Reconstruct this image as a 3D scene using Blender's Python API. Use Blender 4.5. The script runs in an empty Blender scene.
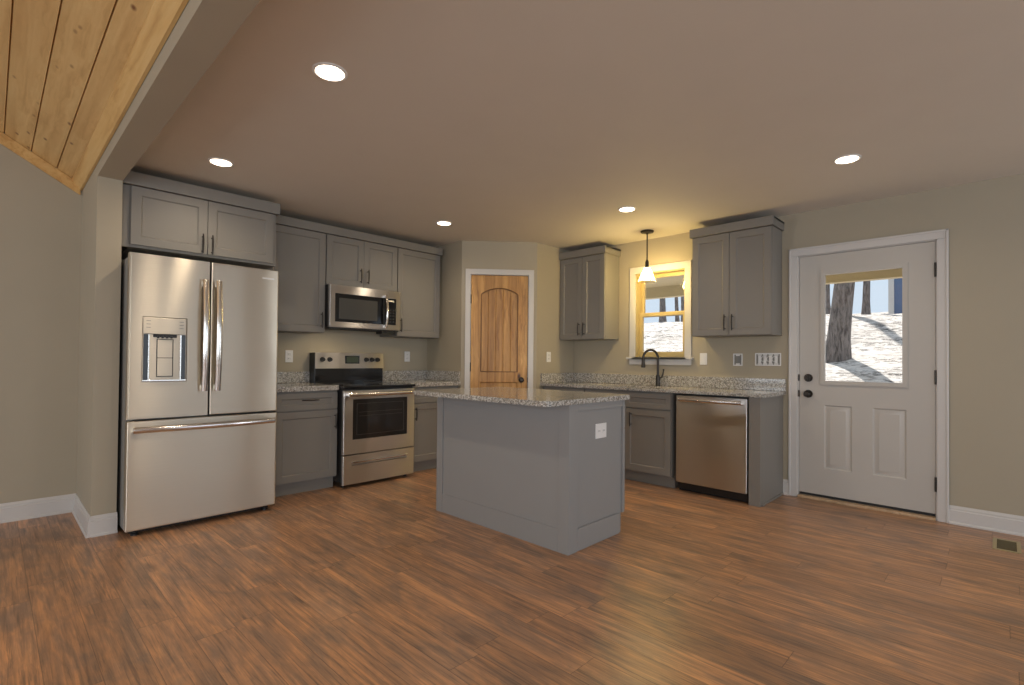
import bpy, bmesh, math, random
from mathutils import Vector, Matrix

# ------------------------------------------------------------------ camera, world, sun, exposure
S = bpy.context.scene
COL = S.collection
R = math.radians
cam_d = bpy.data.cameras.new('camera')
cam = bpy.data.objects.new('camera', cam_d)
COL.objects.link(cam)
S.camera = cam
cam_d.sensor_fit = 'HORIZONTAL'
cam_d.sensor_width = 36.0
cam_d.lens = 505.82 * 36 / 1024
cam_d.shift_x = (512 - 515.07) / 1024
cam_d.shift_y = (353.69 - 342.5) / 1024
cam_d.clip_start = 0.05
cam_d.clip_end = 200
_y, _p, _r = R(43.928), R(0.7317), R(0.5276)
_f = Vector((math.cos(_y) * math.cos(_p), math.sin(_y) * math.cos(_p), math.sin(_p)))
_rt = Vector((math.sin(_y), -math.cos(_y), 0))
_up = _rt.cross(_f)
_r2 = _rt * math.cos(_r) + _up * math.sin(_r)
_u2 = -_rt * math.sin(_r) + _up * math.cos(_r)
_m = Matrix.Identity(4)
for _i in range(3):
    _m[_i][0], _m[_i][1], _m[_i][2] = _r2[_i], _u2[_i], -_f[_i]
_m.translation = Vector((0, 0, 1.170))
cam.matrix_world = _m

S.view_settings.view_transform = 'Standard'
S.view_settings.look = 'None'
S.view_settings.gamma = 1
S.view_settings.use_curve_mapping = False
S.view_settings.exposure = 0.0

W = bpy.data.worlds.new('sky')
S.world = W
W.use_nodes = True
_bg = W.node_tree.nodes['Background']
_bg.inputs['Color'].default_value = (0.74, 0.86, 1.0, 1)
_bg.inputs['Strength'].default_value = 1.0

sun_d = bpy.data.lights.new('sun', 'SUN')
sun_d.energy = 8.0
sun_d.color = (1.0, 0.95, 0.88)
sun_d.angle = R(0.6)
sun = bpy.data.objects.new('sun', sun_d)
COL.objects.link(sun)
sun.rotation_euler = Vector((-0.50, -0.27, -0.75)).to_track_quat('-Z', 'Y').to_euler()


def area(name, loc, direction, sx, sy, watts, color):
    d = bpy.data.lights.new(name, 'AREA')
    d.shape = 'RECTANGLE'
    d.size, d.size_y = sx, sy
    d.energy = watts
    d.color = color
    o = bpy.data.objects.new(name, d)
    COL.objects.link(o)
    o.location = loc
    o.rotation_euler = Vector(direction).to_track_quat('-Z', 'Y').to_euler()
    return o


DAY = (0.86, 0.93, 1.0)
# soft fill added at assumed, unseen window openings in the walls behind the camera
area('fill_south', (-1.4, -3.02, 1.35), (0, 1, 0), 2.6, 1.7, 88, DAY)
area('fill_dining', (2.6, -3.02, 1.35), (0, 1, 0), 2.2, 1.7, 11, DAY)
# narrow fill added in the dining corner as an invented, unseen glazed door
area('fill_corner', (4.55, -3.02, 1.1), (0, 1, 0), .62, 1.9, 18, DAY)
area('fill_west', (-3.62, -.95, 1.35), (1, 0, 0), 2.6, 1.7, 60, DAY)  # fill added at an assumed, unseen west window
area('fill_west_end', (-3.62, 4.05, 1.35), (1, 0, 0), 1.2, 1.7, 36, DAY)  # second west fill, added to brighten the wall stub's left face

CAN_GLOW = 9.0       # lens of a recessed light
CAN_WATTS = 34.0     # its downlight lamp
BULB_GLOW = 480.0

# ------------------------------------------------------------------ layout constants (metres)
YA = 4.942      # range wall
XB = 4.927      # sink wall
YL = 5.05       # living room far wall
PX, PY = 3.615, 3.751          # pantry side walls
P1 = Vector((3.615, 4.313)); P2 = Vector((4.237, 3.751))
ZC = 2.49
SX0, SX1, SY = 0.470, 0.602, 4.26   # wall stub / header
HZ = 2.352
YS, XW = -3.1, -3.7            # walls behind the camera
CT0, CT1 = 0.885, 0.915        # worktop bottom, top


# ------------------------------------------------------------------ material helpers
class Mat:
    def __init__(s, name, color=(.5, .5, .5), rough=.5, metal=0.0, **kw):
        s.m = bpy.data.materials.new(name)
        s.m.use_nodes = True
        s.t = s.m.node_tree
        s.b = s.t.nodes['Principled BSDF']
        s.set('Base Color', color); s.set('Roughness', rough); s.set('Metallic', metal)
        for k, v in kw.items():
            s.set(k.replace('_', ' '), v)

    def set(s, k, v):
        s.inp(s.b.inputs[k], v)

    def inp(s, sock, v):
        if isinstance(v, bpy.types.NodeSocket):
            s.t.links.new(v, sock)
        elif isinstance(v, (tuple, list)):
            n = len(sock.default_value)
            sock.default_value = (tuple(v) + (1.0,))[:n] if n == 4 else tuple(v)[:n]
        else:
            try:
                sock.default_value = v
            except TypeError:
                sock.default_value = (v, v, v, 1)[:len(sock.default_value)]

    def node(s, typ, ins=None, **props):
        n = s.t.nodes.new(typ)
        for k, v in props.items():
            setattr(n, k, v)
        for k, v in (ins or {}).items():
            s.inp(n.inputs[k], v)
        return n

    def co(s, scale=(1, 1, 1), rot=(0, 0, 0), loc=(0, 0, 0), kind='Object'):
        c = s.node('ShaderNodeTexCoord').outputs[kind]
        return s.node('ShaderNodeMapping', {'Vector': c, 'Scale': scale, 'Rotation': rot, 'Location': loc}).outputs[0]

    def map(s, vec, scale=(1, 1, 1), loc=(0, 0, 0)):
        return s.node('ShaderNodeMapping', {'Vector': vec, 'Scale': scale, 'Location': loc}).outputs[0]

    def noise(s, vec, scale=5, detail=4, rough=.55, dist=0.0):
        return s.node('ShaderNodeTexNoise', {'Vector': vec, 'Scale': scale, 'Detail': detail, 'Roughness': rough, 'Distortion': dist}).outputs[0]

    def voro(s, vec, scale=5, out='Distance', feature='F1', rnd=1.0):
        return s.node('ShaderNodeTexVoronoi', {'Vector': vec, 'Scale': scale, 'Randomness': rnd}, feature=feature).outputs[out]

    def ramp(s, fac, stops, interp='LINEAR'):
        n = s.node('ShaderNodeValToRGB', {'Fac': fac})
        e = n.color_ramp.elements
        n.color_ramp.interpolation = interp
        while len(e) < len(stops):
            e.new(0.5)
        for q, (p, c) in zip(e, stops):
            q.position = p
            q.color = (c, c, c, 1) if isinstance(c, (int, float)) else tuple(c) + (1,)
        return n.outputs[0]

    def mix(s, fac, a, b, blend='MIX'):
        n = s.node('ShaderNodeMix', data_type='RGBA', blend_type=blend)
        s.inp(n.inputs[0], fac); s.inp(n.inputs[6], a); s.inp(n.inputs[7], b)
        return n.outputs[2]

    def math(s, op, a, b=0.0, c=0.0):
        n = s.node('ShaderNodeMath', operation=op)
        for i, v in enumerate((a, b, c)):
            s.inp(n.inputs[i], v)
        return n.outputs[0]

    def sep(s, vec):
        return s.node('ShaderNodeSeparateXYZ', {'Vector': vec}).outputs

    def comb(s, x, y, z):
        return s.node('ShaderNodeCombineXYZ', {'X': x, 'Y': y, 'Z': z}).outputs[0]

    def bump(s, h, strength=.2, dist=.01):
        s.set('Normal', s.node('ShaderNodeBump', {'Height': h, 'Strength': strength, 'Distance': dist}).outputs[0])


M = {}


def paint(name, color, rough, var=.04, bump=.0):
    m = Mat(name, color, rough)
    n = m.noise(m.co(), 3.5, 3)
    dark = tuple(c * (1 - var) for c in color)
    lite = tuple(min(1, c * (1 + var)) for c in color)
    m.set('Base Color', m.mix(n, dark, lite))
    if bump:
        m.bump(m.noise(m.co(), 260, 2), bump, .002)
    M[name] = m.m
    return m


paint('wall_paint', (.400, .350, .262), .62, .03, .06)
paint('ceiling_paint', (.66, .605, .53), .75, .03, .05)
paint('cabinet_paint', (.218, .203, .182), .48, .03)
paint('island_paint', (.275, .272, .268), .45, .03)
paint('white_trim', (.60, .58, .56), .35, .02)
paint('door_paint', (.50, .475, .44), .38, .02)
paint('window_wood', (.50, .39, .18), .4, .06)
paint('porch_paint', (.62, .52, .32), .6, .05)
paint('white_plastic', (.78, .77, .76), .35, .01)
paint('grey_plastic', (.22, .215, .20), .45, .03)
paint('black_plastic', (.012, .012, .013), .35, .05)
paint('brass_vent', (.40, .33, .18), .45, .06)
paint('vent_grid', (.13, .10, .045), .5, .06)
M['bronze'] = Mat('bronze', (.055, .048, .042), .38, .85).m
M['painted_dark'] = Mat('painted_dark', (.006, .006, .006), .9).m
M['gasket'] = Mat('gasket', (.02, .02, .02), .7).m
M['chrome'] = Mat('chrome', (.72, .70, .67), .16, 1.0).m
M['black_glass'] = Mat('black_glass', (.010, .010, .011), .07, 0.0).m
M['oven_glass'] = Mat('oven_glass', (.022, .019, .017), .06, 0.0).m
M['screen_glass'] = Mat('screen_glass', (.06, .058, .052), .22, 0.0).m
M['rack_metal'] = Mat('rack_metal', (.09, .085, .08), .4, .5).m
M['badge'] = Mat('badge', (.75, .74, .72), .3, .6).m


def steel(name, col, rough):
    m = Mat(name, col, rough, 1.0, Anisotropic=1.0, Anisotropic_Rotation=.25)
    t = m.node('ShaderNodeTangent', direction_type='RADIAL', axis='Z').outputs[0]
    m.set('Tangent', t)
    g = m.noise(m.co((1.5, 1.5, 420)), 2.0, 3, .6)
    m.set('Base Color', m.mix(g, tuple(c * .9 for c in col), tuple(min(1, c * 1.08) for c in col)))
    m.bump(m.noise(m.co((1, 1, .45)), 3.2, 1), .12, .02)
    M[name] = m.m


steel('stainless', (.61, .545, .445), .285)
steel('stainless_cool', (.60, .58, .56), .285)


def glass_mat(name, tint, gloss=.06, frost=0.0):
    m = bpy.data.materials.new(name)
    m.use_nodes = True
    t = m.node_tree
    t.nodes.clear()
    o = t.nodes.new('ShaderNodeOutputMaterial')
    mx = t.nodes.new('ShaderNodeMixShader')
    a = t.nodes.new('ShaderNodeBsdfTransparent'); a.inputs[0].default_value = tint + (1,)
    b = t.nodes.new('ShaderNodeBsdfGlossy'); b.inputs['Roughness'].default_value = .02
    lw = t.nodes.new('ShaderNodeLayerWeight'); lw.inputs[0].default_value = .5
    pw = t.nodes.new('ShaderNodeMath'); pw.operation = 'POWER'; pw.inputs[1].default_value = 4.0
    ml = t.nodes.new('ShaderNodeMath'); ml.operation = 'MULTIPLY_ADD'; ml.inputs[1].default_value = .5; ml.inputs[2].default_value = gloss * .6
    t.links.new(lw.outputs['Facing'], pw.inputs[0]); t.links.new(pw.outputs[0], ml.inputs[0])
    t.links.new(ml.outputs[0], mx.inputs[0])
    t.links.new(a.outputs[0], mx.inputs[1]); t.links.new(b.outputs[0], mx.inputs[2])
    out = mx.outputs[0]
    if frost:
        tl = t.nodes.new('ShaderNodeBsdfTranslucent'); tl.inputs[0].default_value = (.9, .88, .82, 1)
        m2 = t.nodes.new('ShaderNodeMixShader'); m2.inputs[0].default_value = frost
        t.links.new(out, m2.inputs[1]); t.links.new(tl.outputs[0], m2.inputs[2])
        out = m2.outputs[0]
    t.links.new(out, o.inputs[0])
    M[name] = m


glass_mat('window_glass', (.97, .98, .98))
glass_mat('lamp_glass', (.95, .93, .87), .06, .16)


def glow(name, color, strength, base=(.9, .9, .9)):
    m = Mat(name, base, .3)
    m.set('Emission Color', color); m.set('Emission Strength', strength)
    M[name] = m.m


glow('can_glow', (1.0, .82, .60), CAN_GLOW)
glow('lamp_lens', (1.0, .82, .55), 1.5)
glow('bulb_glow', (1.0, .76, .32), BULB_GLOW)
glow('oven_clock', (.10, .14, .05), .12, (.02, .022, .016))

# granite
m = Mat('granite', (.5, .48, .45), .12)
v = m.co()
d1 = m.noise(v, 42, 4, .7)
cell = m.node('ShaderNodeTexVoronoi', {'Vector': m.map(v), 'Scale': 135}).outputs['Color']
cs = m.sep(cell)
base = m.ramp(d1, [(.30, (.21, .20, .18)), (.46, (.36, .34, .305)), (.60, (.50, .475, .43)), (.75, (.58, .55, .49))])
c1 = m.mix(m.ramp(cs[0], [(.66, 0.), (.70, 1.)]), base, (.19, .18, .17))
c2 = m.mix(m.ramp(cs[1], [(.72, 0.), (.76, 1.)]), c1, (.58, .56, .52))
c3 = m.mix(m.ramp(cs[2], [(.86, 0.), (.89, 1.)]), c2, (.24, .20, .16))
m.set('Base Color', c3)
M['granite'] = m.m

# plank floor: boards run along Y
m = Mat('plank_floor', (.2, .1, .05), .36)
v = m.co()
sx, sy, sz = m.sep(v)
PWID, PLEN = .152, 1.22
xi = m.math('FLOOR', m.math('DIVIDE', sx, PWID))
ro = m.node('ShaderNodeTexWhiteNoise', {'W': xi}, noise_dimensions='1D').outputs[0]
yo = m.math('ADD', m.math('DIVIDE', sy, PLEN), m.math('MULTIPLY', ro, 7.31))
yi = m.math('FLOOR', yo)
rnd = m.node('ShaderNodeTexWhiteNoise', {'Vector': m.comb(xi, yi, 3.0)}, noise_dimensions='3D')
rv, rc = rnd.outputs[0], rnd.outputs[1]
off = m.node('ShaderNodeVectorMath', {0: rc, 1: (37., 53., 11.)}, operation='MULTIPLY').outputs[0]
gv = m.node('ShaderNodeVectorMath', {0: v, 1: off}, operation='ADD').outputs[0]
grain = m.noise(m.map(gv, (30, 1.5, 1)), 1.6, 6, .66, .7)
fine = m.noise(m.map(gv, (120, 4.0, 1)), 1.0, 3, .6)
patch = m.noise(m.map(gv, (6.0, 2.3, 1)), 1.25, 4, .62, .9)
streak = m.noise(m.map(gv, (12, .8, 1)), 1.4, 4, .6, .5)
tone = m.ramp(grain, [(.27, (.15, .085, .052)), (.42, (.285, .158, .088)), (.56, (.39, .205, .103)), (.74, (.54, .275, .125))])
tone = m.mix(m.ramp(patch, [(.34, .95), (.62, 0.)]), tone, m.mix(grain, (.105, .074, .058), (.27, .175, .122)))
tone = m.mix(m.ramp(streak, [(.56, 0.), (.72, .55)]), tone, (.60, .30, .13))
kd = m.voro(m.map(gv, (4.4, 1.5, 1)), 1.0)
kn = m.noise(m.map(gv, (16, 7, 1)), 1.5, 3, .6)
tone = m.mix(m.ramp(m.math('ADD', kd, m.math('MULTIPLY', kn, .16)), [(.10, .85), (.24, 0.)]), tone, (.085, .058, .046))
thin = m.noise(m.map(gv, (62, 1.9, 1)), 1.3, 5, .7, .3)
tone = m.mix(m.ramp(thin, [(.34, .75), (.47, 0.)]), tone, (.10, .066, .048))
tone = m.mix(m.ramp(thin, [(.58, 0.), (.72, .5)]), tone, (.58, .32, .16))
tone = m.mix(.45, tone, m.mix(fine, (.55, .55, .55), (1.45, 1.4, 1.35)), 'MULTIPLY')
hv = m.math('ADD', m.math('MULTIPLY', rv, .36), 1.19)
tone = m.mix(1.0, tone, m.comb(hv, hv, hv), 'MULTIPLY')
fx = m.math('FRACT', m.math('DIVIDE', sx, PWID))
fy = m.math('FRACT', yo)
ex = m.math('MINIMUM', fx, m.math('SUBTRACT', 1.0, fx))
ey = m.math('MINIMUM', fy, m.math('SUBTRACT', 1.0, fy))
gap = m.math('MAXIMUM', m.math('LESS_THAN', ex, .010), m.math('LESS_THAN', ey, .0014))
tone = m.mix(m.math('MULTIPLY', gap, .45), tone, (.018, .010, .007))
m.set('Base Color', tone)
m.set('Roughness', m.ramp(grain, [(.2, .40), (.8, .27)]))
m.bump(m.math('SUBTRACT', m.math('ADD', grain, m.math('MULTIPLY', fine, .3)), m.math('MULTIPLY', gap, 1.2)), .22, .004)
M['plank_floor'] = m.m


def wood(name, dark, mid, lite, along, knots=.0, knotcol=(.09, .035, .012), rough=.4, kscale=3.2, gscale=1.0):
    """along = 0,1,2: axis the grain follows"""
    m = Mat(name, mid, rough)
    v = m.co()
    st = [26 * gscale] * 3
    st[along] = 1.3 * gscale
    warp = m.noise(v, 4, 2)
    wv = m.node('ShaderNodeVectorMath', {0: v, 1: m.node('ShaderNodeVectorMath', {0: m.comb(warp, warp, warp), 'Scale': .05}, operation='SCALE').outputs[0]}, operation='ADD').outputs[0]
    g = m.noise(m.map(wv, tuple(st)), 1.0, 5, .6, .5)
    big = m.noise(m.map(v, tuple(q * .22 for q in st)), 1.0, 3, .5, .3)
    c = m.ramp(g, [(.30, dark), (.50, mid), (.72, lite)])
    c = m.mix(m.ramp(big, [(.45, 0.), (.70, .55)]), c, dark)
    if knots:
        ks = [kscale * 1.7] * 3
        ks[along] = kscale * .8
        d = m.voro(m.map(wv, tuple(ks)), 1.0)
        c = m.mix(m.ramp(d, [(.05 * knots, 1.), (.14 * knots, .0)]), c, knotcol)
    m.set('Base Color', c)
    m.bump(g, .08, .003)
    M[name] = m.m


wood('alder', (.26, .112, .026), (.56, .295, .082), (.76, .44, .145), 2, .9, (.07, .025, .010), .42, 3.0)
wood('alder_dark', (.12, .05, .014), (.24, .115, .036), (.34, .18, .06), 2, 0, (.07, .025, .010), .42, 3.0)
wood('pine', (.50, .28, .095), (.64, .40, .155), (.72, .49, .21), 1, 1.0, (.20, .075, .022), .4, 6.0)
wood('pine_trim', (.52, .28, .085), (.66, .41, .145), (.72, .48, .20), 1, .5, (.18, .07, .02), .4, 2.5)
wood('threshold_wood', (.40, .26, .14), (.52, .36, .22), (.60, .43, .27), 1, 0, rough=.5)

# outdoor materials
m = Mat('leaf_litter', (.6, .5, .4), .9)
v = m.co()
n1 = m.noise(m.map(v, (1, 1, 1)), 1.3, 5, .65)
n2 = m.noise(m.map(v, (7.0, 3.0, 7.0)), 1.7, 6, .8, .6)
n3 = m.noise(m.map(v, (2.2, .7, 2.2)), 1.2, 4, .6, .3)
c = m.ramp(n1, [(.30, (.50, .44, .39)), (.55, (.66, .60, .55)), (.75, (.74, .70, .66))])
speck = m.math('MULTIPLY', m.ramp(n2, [(.44, 1.), (.53, 0.)]), m.ramp(n3, [(.38, .35), (.56, 1.)]))
c = m.mix(speck, c, (.05, .04, .035))
m.set('Base Color', c)
m.bump(n2, .5, .06)
M['leaf_litter'] = m.m
m = Mat('bark', (.12, .10, .09), .9)
v = m.co((14, 14, 3.0))
n = m.noise(v, 1.6, 5, .65, .6)
m.set('Base Color', m.ramp(n, [(.35, (.06, .052, .05)), (.60, (.25, .215, .20))]))
m.bump(n, .8, .05)
M['bark'] = m.m
m = Mat('siding_paint', (.11, .17, .30), .6)
zz = m.sep(m.co())[2]
m.bump(m.math('FRACT', m.math('DIVIDE', zz, .18)), .8, .03)
M['siding_paint'] = m.m
m = Mat('roof_shingle', (.07, .08, .10), .85)
m.set('Base Color', m.ramp(m.noise(m.co(), 9, 4), [(.3, (.05, .06, .08)), (.7, (.12, .13, .16))]))
M['roof_shingle'] = m.m


# ------------------------------------------------------------------ mesh helpers
class MB:
    def __init__(s):
        s.b = bmesh.new()

    def _merge(s, t):
        me = bpy.data.meshes.new('tmp')
        t.to_mesh(me)
        t.free()
        s.b.from_mesh(me)
        bpy.data.meshes.remove(me)

    def box(s, x0, x1, y0, y1, z0, z1, bev=0.0, seg=2, rot=None, piv=None):
        t = bmesh.new()
        bmesh.ops.create_cube(t, size=1.0)
        for v in t.verts:
            v.co = Vector(((x0 + x1) / 2 + v.co.x * (x1 - x0), (y0 + y1) / 2 + v.co.y * (y1 - y0), (z0 + z1) / 2 + v.co.z * (z1 - z0)))
        if bev > 0:
            bmesh.ops.bevel(t, geom=t.edges[:], offset=min(bev, .49 * min(abs(x1 - x0), abs(y1 - y0), abs(z1 - z0))), segments=seg, affect='EDGES', profile=.5)
        if rot is not None:
            bmesh.ops.rotate(t, verts=t.verts, cent=piv or (0, 0, 0), matrix=rot)
        s._merge(t)
        return s

    def poly_prism(s, pts, axis, a0, a1, bev=0.0, bev_edges=None):
        """extrude a 2D polygon along axis; pts in the two other axes in xyz order"""
        t = bmesh.new()
        def mk(p, a):
            if axis == 0: return (a, p[0], p[1])
            if axis == 1: return (p[0], a, p[1])
            return (p[0], p[1], a)
        A = [t.verts.new(mk(p, a0)) for p in pts]
        B = [t.verts.new(mk(p, a1)) for p in pts]
        t.faces.new(A); t.faces.new(B[::-1])
        n = len(pts)
        for i in range(n):
            t.faces.new((A[i], B[i], B[(i + 1) % n], A[(i + 1) % n]))
        bmesh.ops.recalc_face_normals(t, faces=t.faces)
        if bev > 0:
            bmesh.ops.bevel(t, geom=t.edges[:], offset=bev, segments=2, affect='EDGES')
        s._merge(t)
        return s

    def tube(s, pts, r, seg=12, flat=None, cap=True):
        """swept round (or flattened) tube; r number or list. flat=(rx, rz) uses an ellipse"""
        pts = [Vector(p) for p in pts]
        n = len(pts)
        rad = r if isinstance(r, (list, tuple)) else [r] * n
        t = bmesh.new()
        rings = []
        nrm = None
        for i, p in enumerate(pts):
            d = (pts[min(i + 1, n - 1)] - pts[max(i - 1, 0)]).normalized()
            if nrm is None:
                nrm = d.orthogonal().normalized() if flat is None else Vector(flat[2]).normalized()
            nrm = (nrm - d * nrm.dot(d)).normalized()
            bn = d.cross(nrm)
            ring = []
            for k in range(seg):
                a = 2 * math.pi * k / seg
                if flat is None:
                    q = nrm * math.cos(a) * rad[i] + bn * math.sin(a) * rad[i]
                else:
                    q = nrm * math.cos(a) * flat[0] * rad[i] + bn * math.sin(a) * flat[1] * rad[i]
                ring.append(t.verts.new(p + q))
            rings.append(ring)
        for a, b in zip(rings, rings[1:]):
            for k in range(seg):
                t.faces.new((a[k], a[(k + 1) % seg], b[(k + 1) % seg], b[k]))
        if cap:
            t.faces.new(rings[0][::-1]); t.faces.new(rings[-1])
        bmesh.ops.recalc_face_normals(t, faces=t.faces)
        s._merge(t)
        return s

    def lathe(s, prof, c=(0, 0, 0), axis='Z', seg=32, closed=False):
        """prof: list of (radius, height along axis)"""
        t = bmesh.new()
        rings = []
        for (r, h) in prof:
            ring = []
            for k in range(seg):
                a = 2 * math.pi * k / seg
                x, y = r * math.cos(a), r * math.sin(a)
                co = {'Z': (x, y, h), 'Y': (x, h, y), 'X': (h, x, y)}[axis]
                ring.append(t.verts.new(Vector(c) + Vector(co)))
            rings.append(ring)
        for a, b in zip(rings, rings[1:]):
            for k in range(seg):
                t.faces.new((a[k], a[(k + 1) % seg], b[(k + 1) % seg], b[k]))
        if closed:
            for k in range(seg):
                a, b = rings[-1], rings[0]
                t.faces.new((a[k], a[(k + 1) % seg], b[(k + 1) % seg], b[k]))
        else:
            if prof[0][0] > 1e-6: t.faces.new(rings[0])
            if prof[-1][0] > 1e-6: t.faces.new(rings[-1])
        bmesh.ops.remove_doubles(t, verts=t.verts, dist=1e-6)
        bmesh.ops.recalc_face_normals(t, faces=t.faces)
        s._merge(t)
        return s

    def slab(s, xs, zs, yf, yb, special, bev=0.0):
        """a vertical panel in local XZ with front face at yf (towards -Y) and back at yb.
        special[(i,j)] = None (hole through) or list of (inset, y) rings (a moulded panel)"""
        t = bmesh.new()
        V = lambda x, y, z: t.verts.new((x, y, z))
        def quad(a, b, c, d): t.faces.new((a, b, c, d))
        for i in range(len(xs) - 1):
            for j in range(len(zs) - 1):
                x0, x1, z0, z1 = xs[i], xs[i + 1], zs[j], zs[j + 1]
                if (i, j) not in special:
                    quad(V(x0, yf, z0), V(x1, yf, z0), V(x1, yf, z1), V(x0, yf, z1))
                    quad(V(x0, yb, z0), V(x0, yb, z1), V(x1, yb, z1), V(x1, yb, z0))
                    continue
                sp = special[(i, j)]
                if sp is None or sp == 'jambs':
                    c = [(x0, z0), (x1, z0), (x1, z1), (x0, z1)]
                    for k in ((1, 3) if sp == 'jambs' else range(4)):
                        a, b = c[k], c[(k + 1) % 4]
                        quad(V(a[0], yf, a[1]), V(b[0], yf, b[1]), V(b[0], yb, b[1]), V(a[0], yb, a[1]))
                    continue
                quad(V(x0, yb, z0), V(x0, yb, z1), V(x1, yb, z1), V(x1, yb, z0))
                prev = [(x0, yf, z0), (x1, yf, z0), (x1, yf, z1), (x0, yf, z1)]
                for (q, y) in sp:
                    cur = [(x0 + q, y, z0 + q), (x1 - q, y, z0 + q), (x1 - q, y, z1 - q), (x0 + q, y, z1 - q)]
                    for k in range(4):
                        quad(V(*prev[k]), V(*prev[(k + 1) % 4]), V(*cur[(k + 1) % 4]), V(*cur[k]))
                    prev = cur
                t.faces.new([V(*p) for p in prev])
        X0, X1, Z0, Z1 = xs[0], xs[-1], zs[0], zs[-1]
        per = [(x, Z0) for x in xs] + [(X1, z) for z in zs[1:]] + [(x, Z1) for x in xs[-2::-1]] + [(X0, z) for z in zs[-2:0:-1]]
        for k in range(len(per)):
            a, b = per[k], per[(k + 1) % len(per)]
            if 'jambs' in special.values() and a[1] == b[1]: continue
            quad(V(a[0], yf, a[1]), V(b[0], yf, b[1]), V(b[0], yb, b[1]), V(a[0], yb, a[1]))
        bmesh.ops.remove_doubles(t, verts=t.verts, dist=1e-6)
        bmesh.ops.recalc_face_normals(t, faces=t.faces)
        if bev > 0:
            es = [e for e in t.edges if all(abs(v.co.y - yf) < 1e-6 for v in e.verts) and
                  (all(abs(v.co.x - X0) < 1e-6 for v in e.verts) or all(abs(v.co.x - X1) < 1e-6 for v in e.verts) or
                   all(abs(v.co.z - Z0) < 1e-6 for v in e.verts) or all(abs(v.co.z - Z1) < 1e-6 for v in e.verts))]
            bmesh.ops.bevel(t, geom=es, offset=bev, segments=2, affect='EDGES')
        s._merge(t)
        return s

    def shaker(s, x0, x1, z0, z1, yf, t=.02, stile=.058, rec=.009):
        return s.slab([x0, x0 + stile, x1 - stile, x1], [z0, z0 + stile, z1 - stile, z1], yf, yf + t,
                      {(1, 1): [(.008, yf + rec)]}, .0018)

    def build(s, name, mat, parent=None, label=None, angle=32):
        me = bpy.data.meshes.new(name)
        bmesh.ops.recalc_face_normals(s.b, faces=s.b.faces)
        s.b.to_mesh(me)
        s.b.free()
        me.materials.append(M[mat] if isinstance(mat, str) else mat)
        me.polygons.foreach_set('use_smooth', [True] * len(me.polygons))
        me.set_sharp_from_angle(angle=R(angle))
        o = bpy.data.objects.new(name, me)
        COL.objects.link(o)
        if len(me.polygons) < 6000:
            wn = o.modifiers.new('weighted_normal', 'WEIGHTED_NORMAL')
            wn.keep_sharp = True
        if parent is not None:
            o.parent = parent
        if label:
            o['label'] = label
        return o


def thing(name, label, cat, loc=(0, 0, 0), rz=0.0, group=None):
    o = bpy.data.objects.new(name, None)
    COL.objects.link(o)
    o.empty_display_size = .1
    o.location = loc
    o.rotation_euler = (0, 0, rz)
    o['label'] = label
    o['category'] = cat
    if group: o['group'] = group
    return o


def tag(o, label, cat, group=None):
    o['label'] = label
    o['category'] = cat
    if group: o['group'] = group
    return o


def struct(o, label=None):
    o['kind'] = 'structure'
    if label: o['label'] = label
    return o


RB = -math.pi / 2      # things on the sink wall: local x runs towards -Y, local -y faces -X


def locA(x, yf, z=0.0): return (x, yf, z)


def pull(parent, x, z, L, yf, vertical=True, mat='bronze'):
    """slim bar pull standing off a cabinet front at local y = yf"""
    h = L / 2
    mb = MB()
    st = .030
    if vertical:
        pts = [(x, yf - st, z - h), (x, yf - st - .003, z - h * .5), (x, yf - st - .004, z), (x, yf - st - .003, z + h * .5), (x, yf - st, z + h)]
        ends = [(x, z - h * .74), (x, z + h * .74)]
    else:
        pts = [(x - h, yf - st, z), (x - h * .5, yf - st - .003, z), (x, yf - st - .004, z), (x + h * .5, yf - st - .003, z), (x + h, yf - st, z)]
        ends = [(x - h * .74, z), (x + h * .74, z)]
    mb.tube(pts, [.0045, .006, .0065, .006, .0045], 10)
    for (ex, ez) in ends:
        mb.tube([(ex, yf + .0005, ez), (ex, yf - st, ez)], .0045, 8)
    return mb.build('handle', mat, parent)


# ------------------------------------------------------------------ the setting
def wall_with_holes(name, axis, plane, a0, a1, z1, holes, thick, mat='wall_paint', z0=0.0):
    """axis 'x': wall in the plane x = plane, running along y (a0..a1); 'y': plane y. thick signed outward."""
    mb = MB()
    cuts = sorted(holes)
    def bx(p, q, r, s_):
        if q - p < 1e-4 or s_ - r < 1e-4: return
        lo, hi = sorted((plane, plane + thick))
        if axis == 'x': mb.box(lo, hi, p, q, r, s_)
        else: mb.box(p, q, lo, hi, r, s_)
    cur = a0
    for (h0, h1, hz0, hz1) in cuts:
        bx(cur, h0, z0, z1)
        bx(h0, h1, z0, hz0)
        bx(h0, h1, hz1, z1)
        cur = h1
    bx(cur, a1, z0, z1)
    return struct(mb.build(name, mat))


struct(MB().box(XW - .2, XB + .12, YS - .2, YL + .12, -.08, 0).build('floor', 'plank_floor'))
# kitchen ceiling
struct(MB().box(SX1, XB + .12, YS - .1, YL + .12, ZC, ZC + .1).build('ceiling', 'ceiling_paint'))

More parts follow.
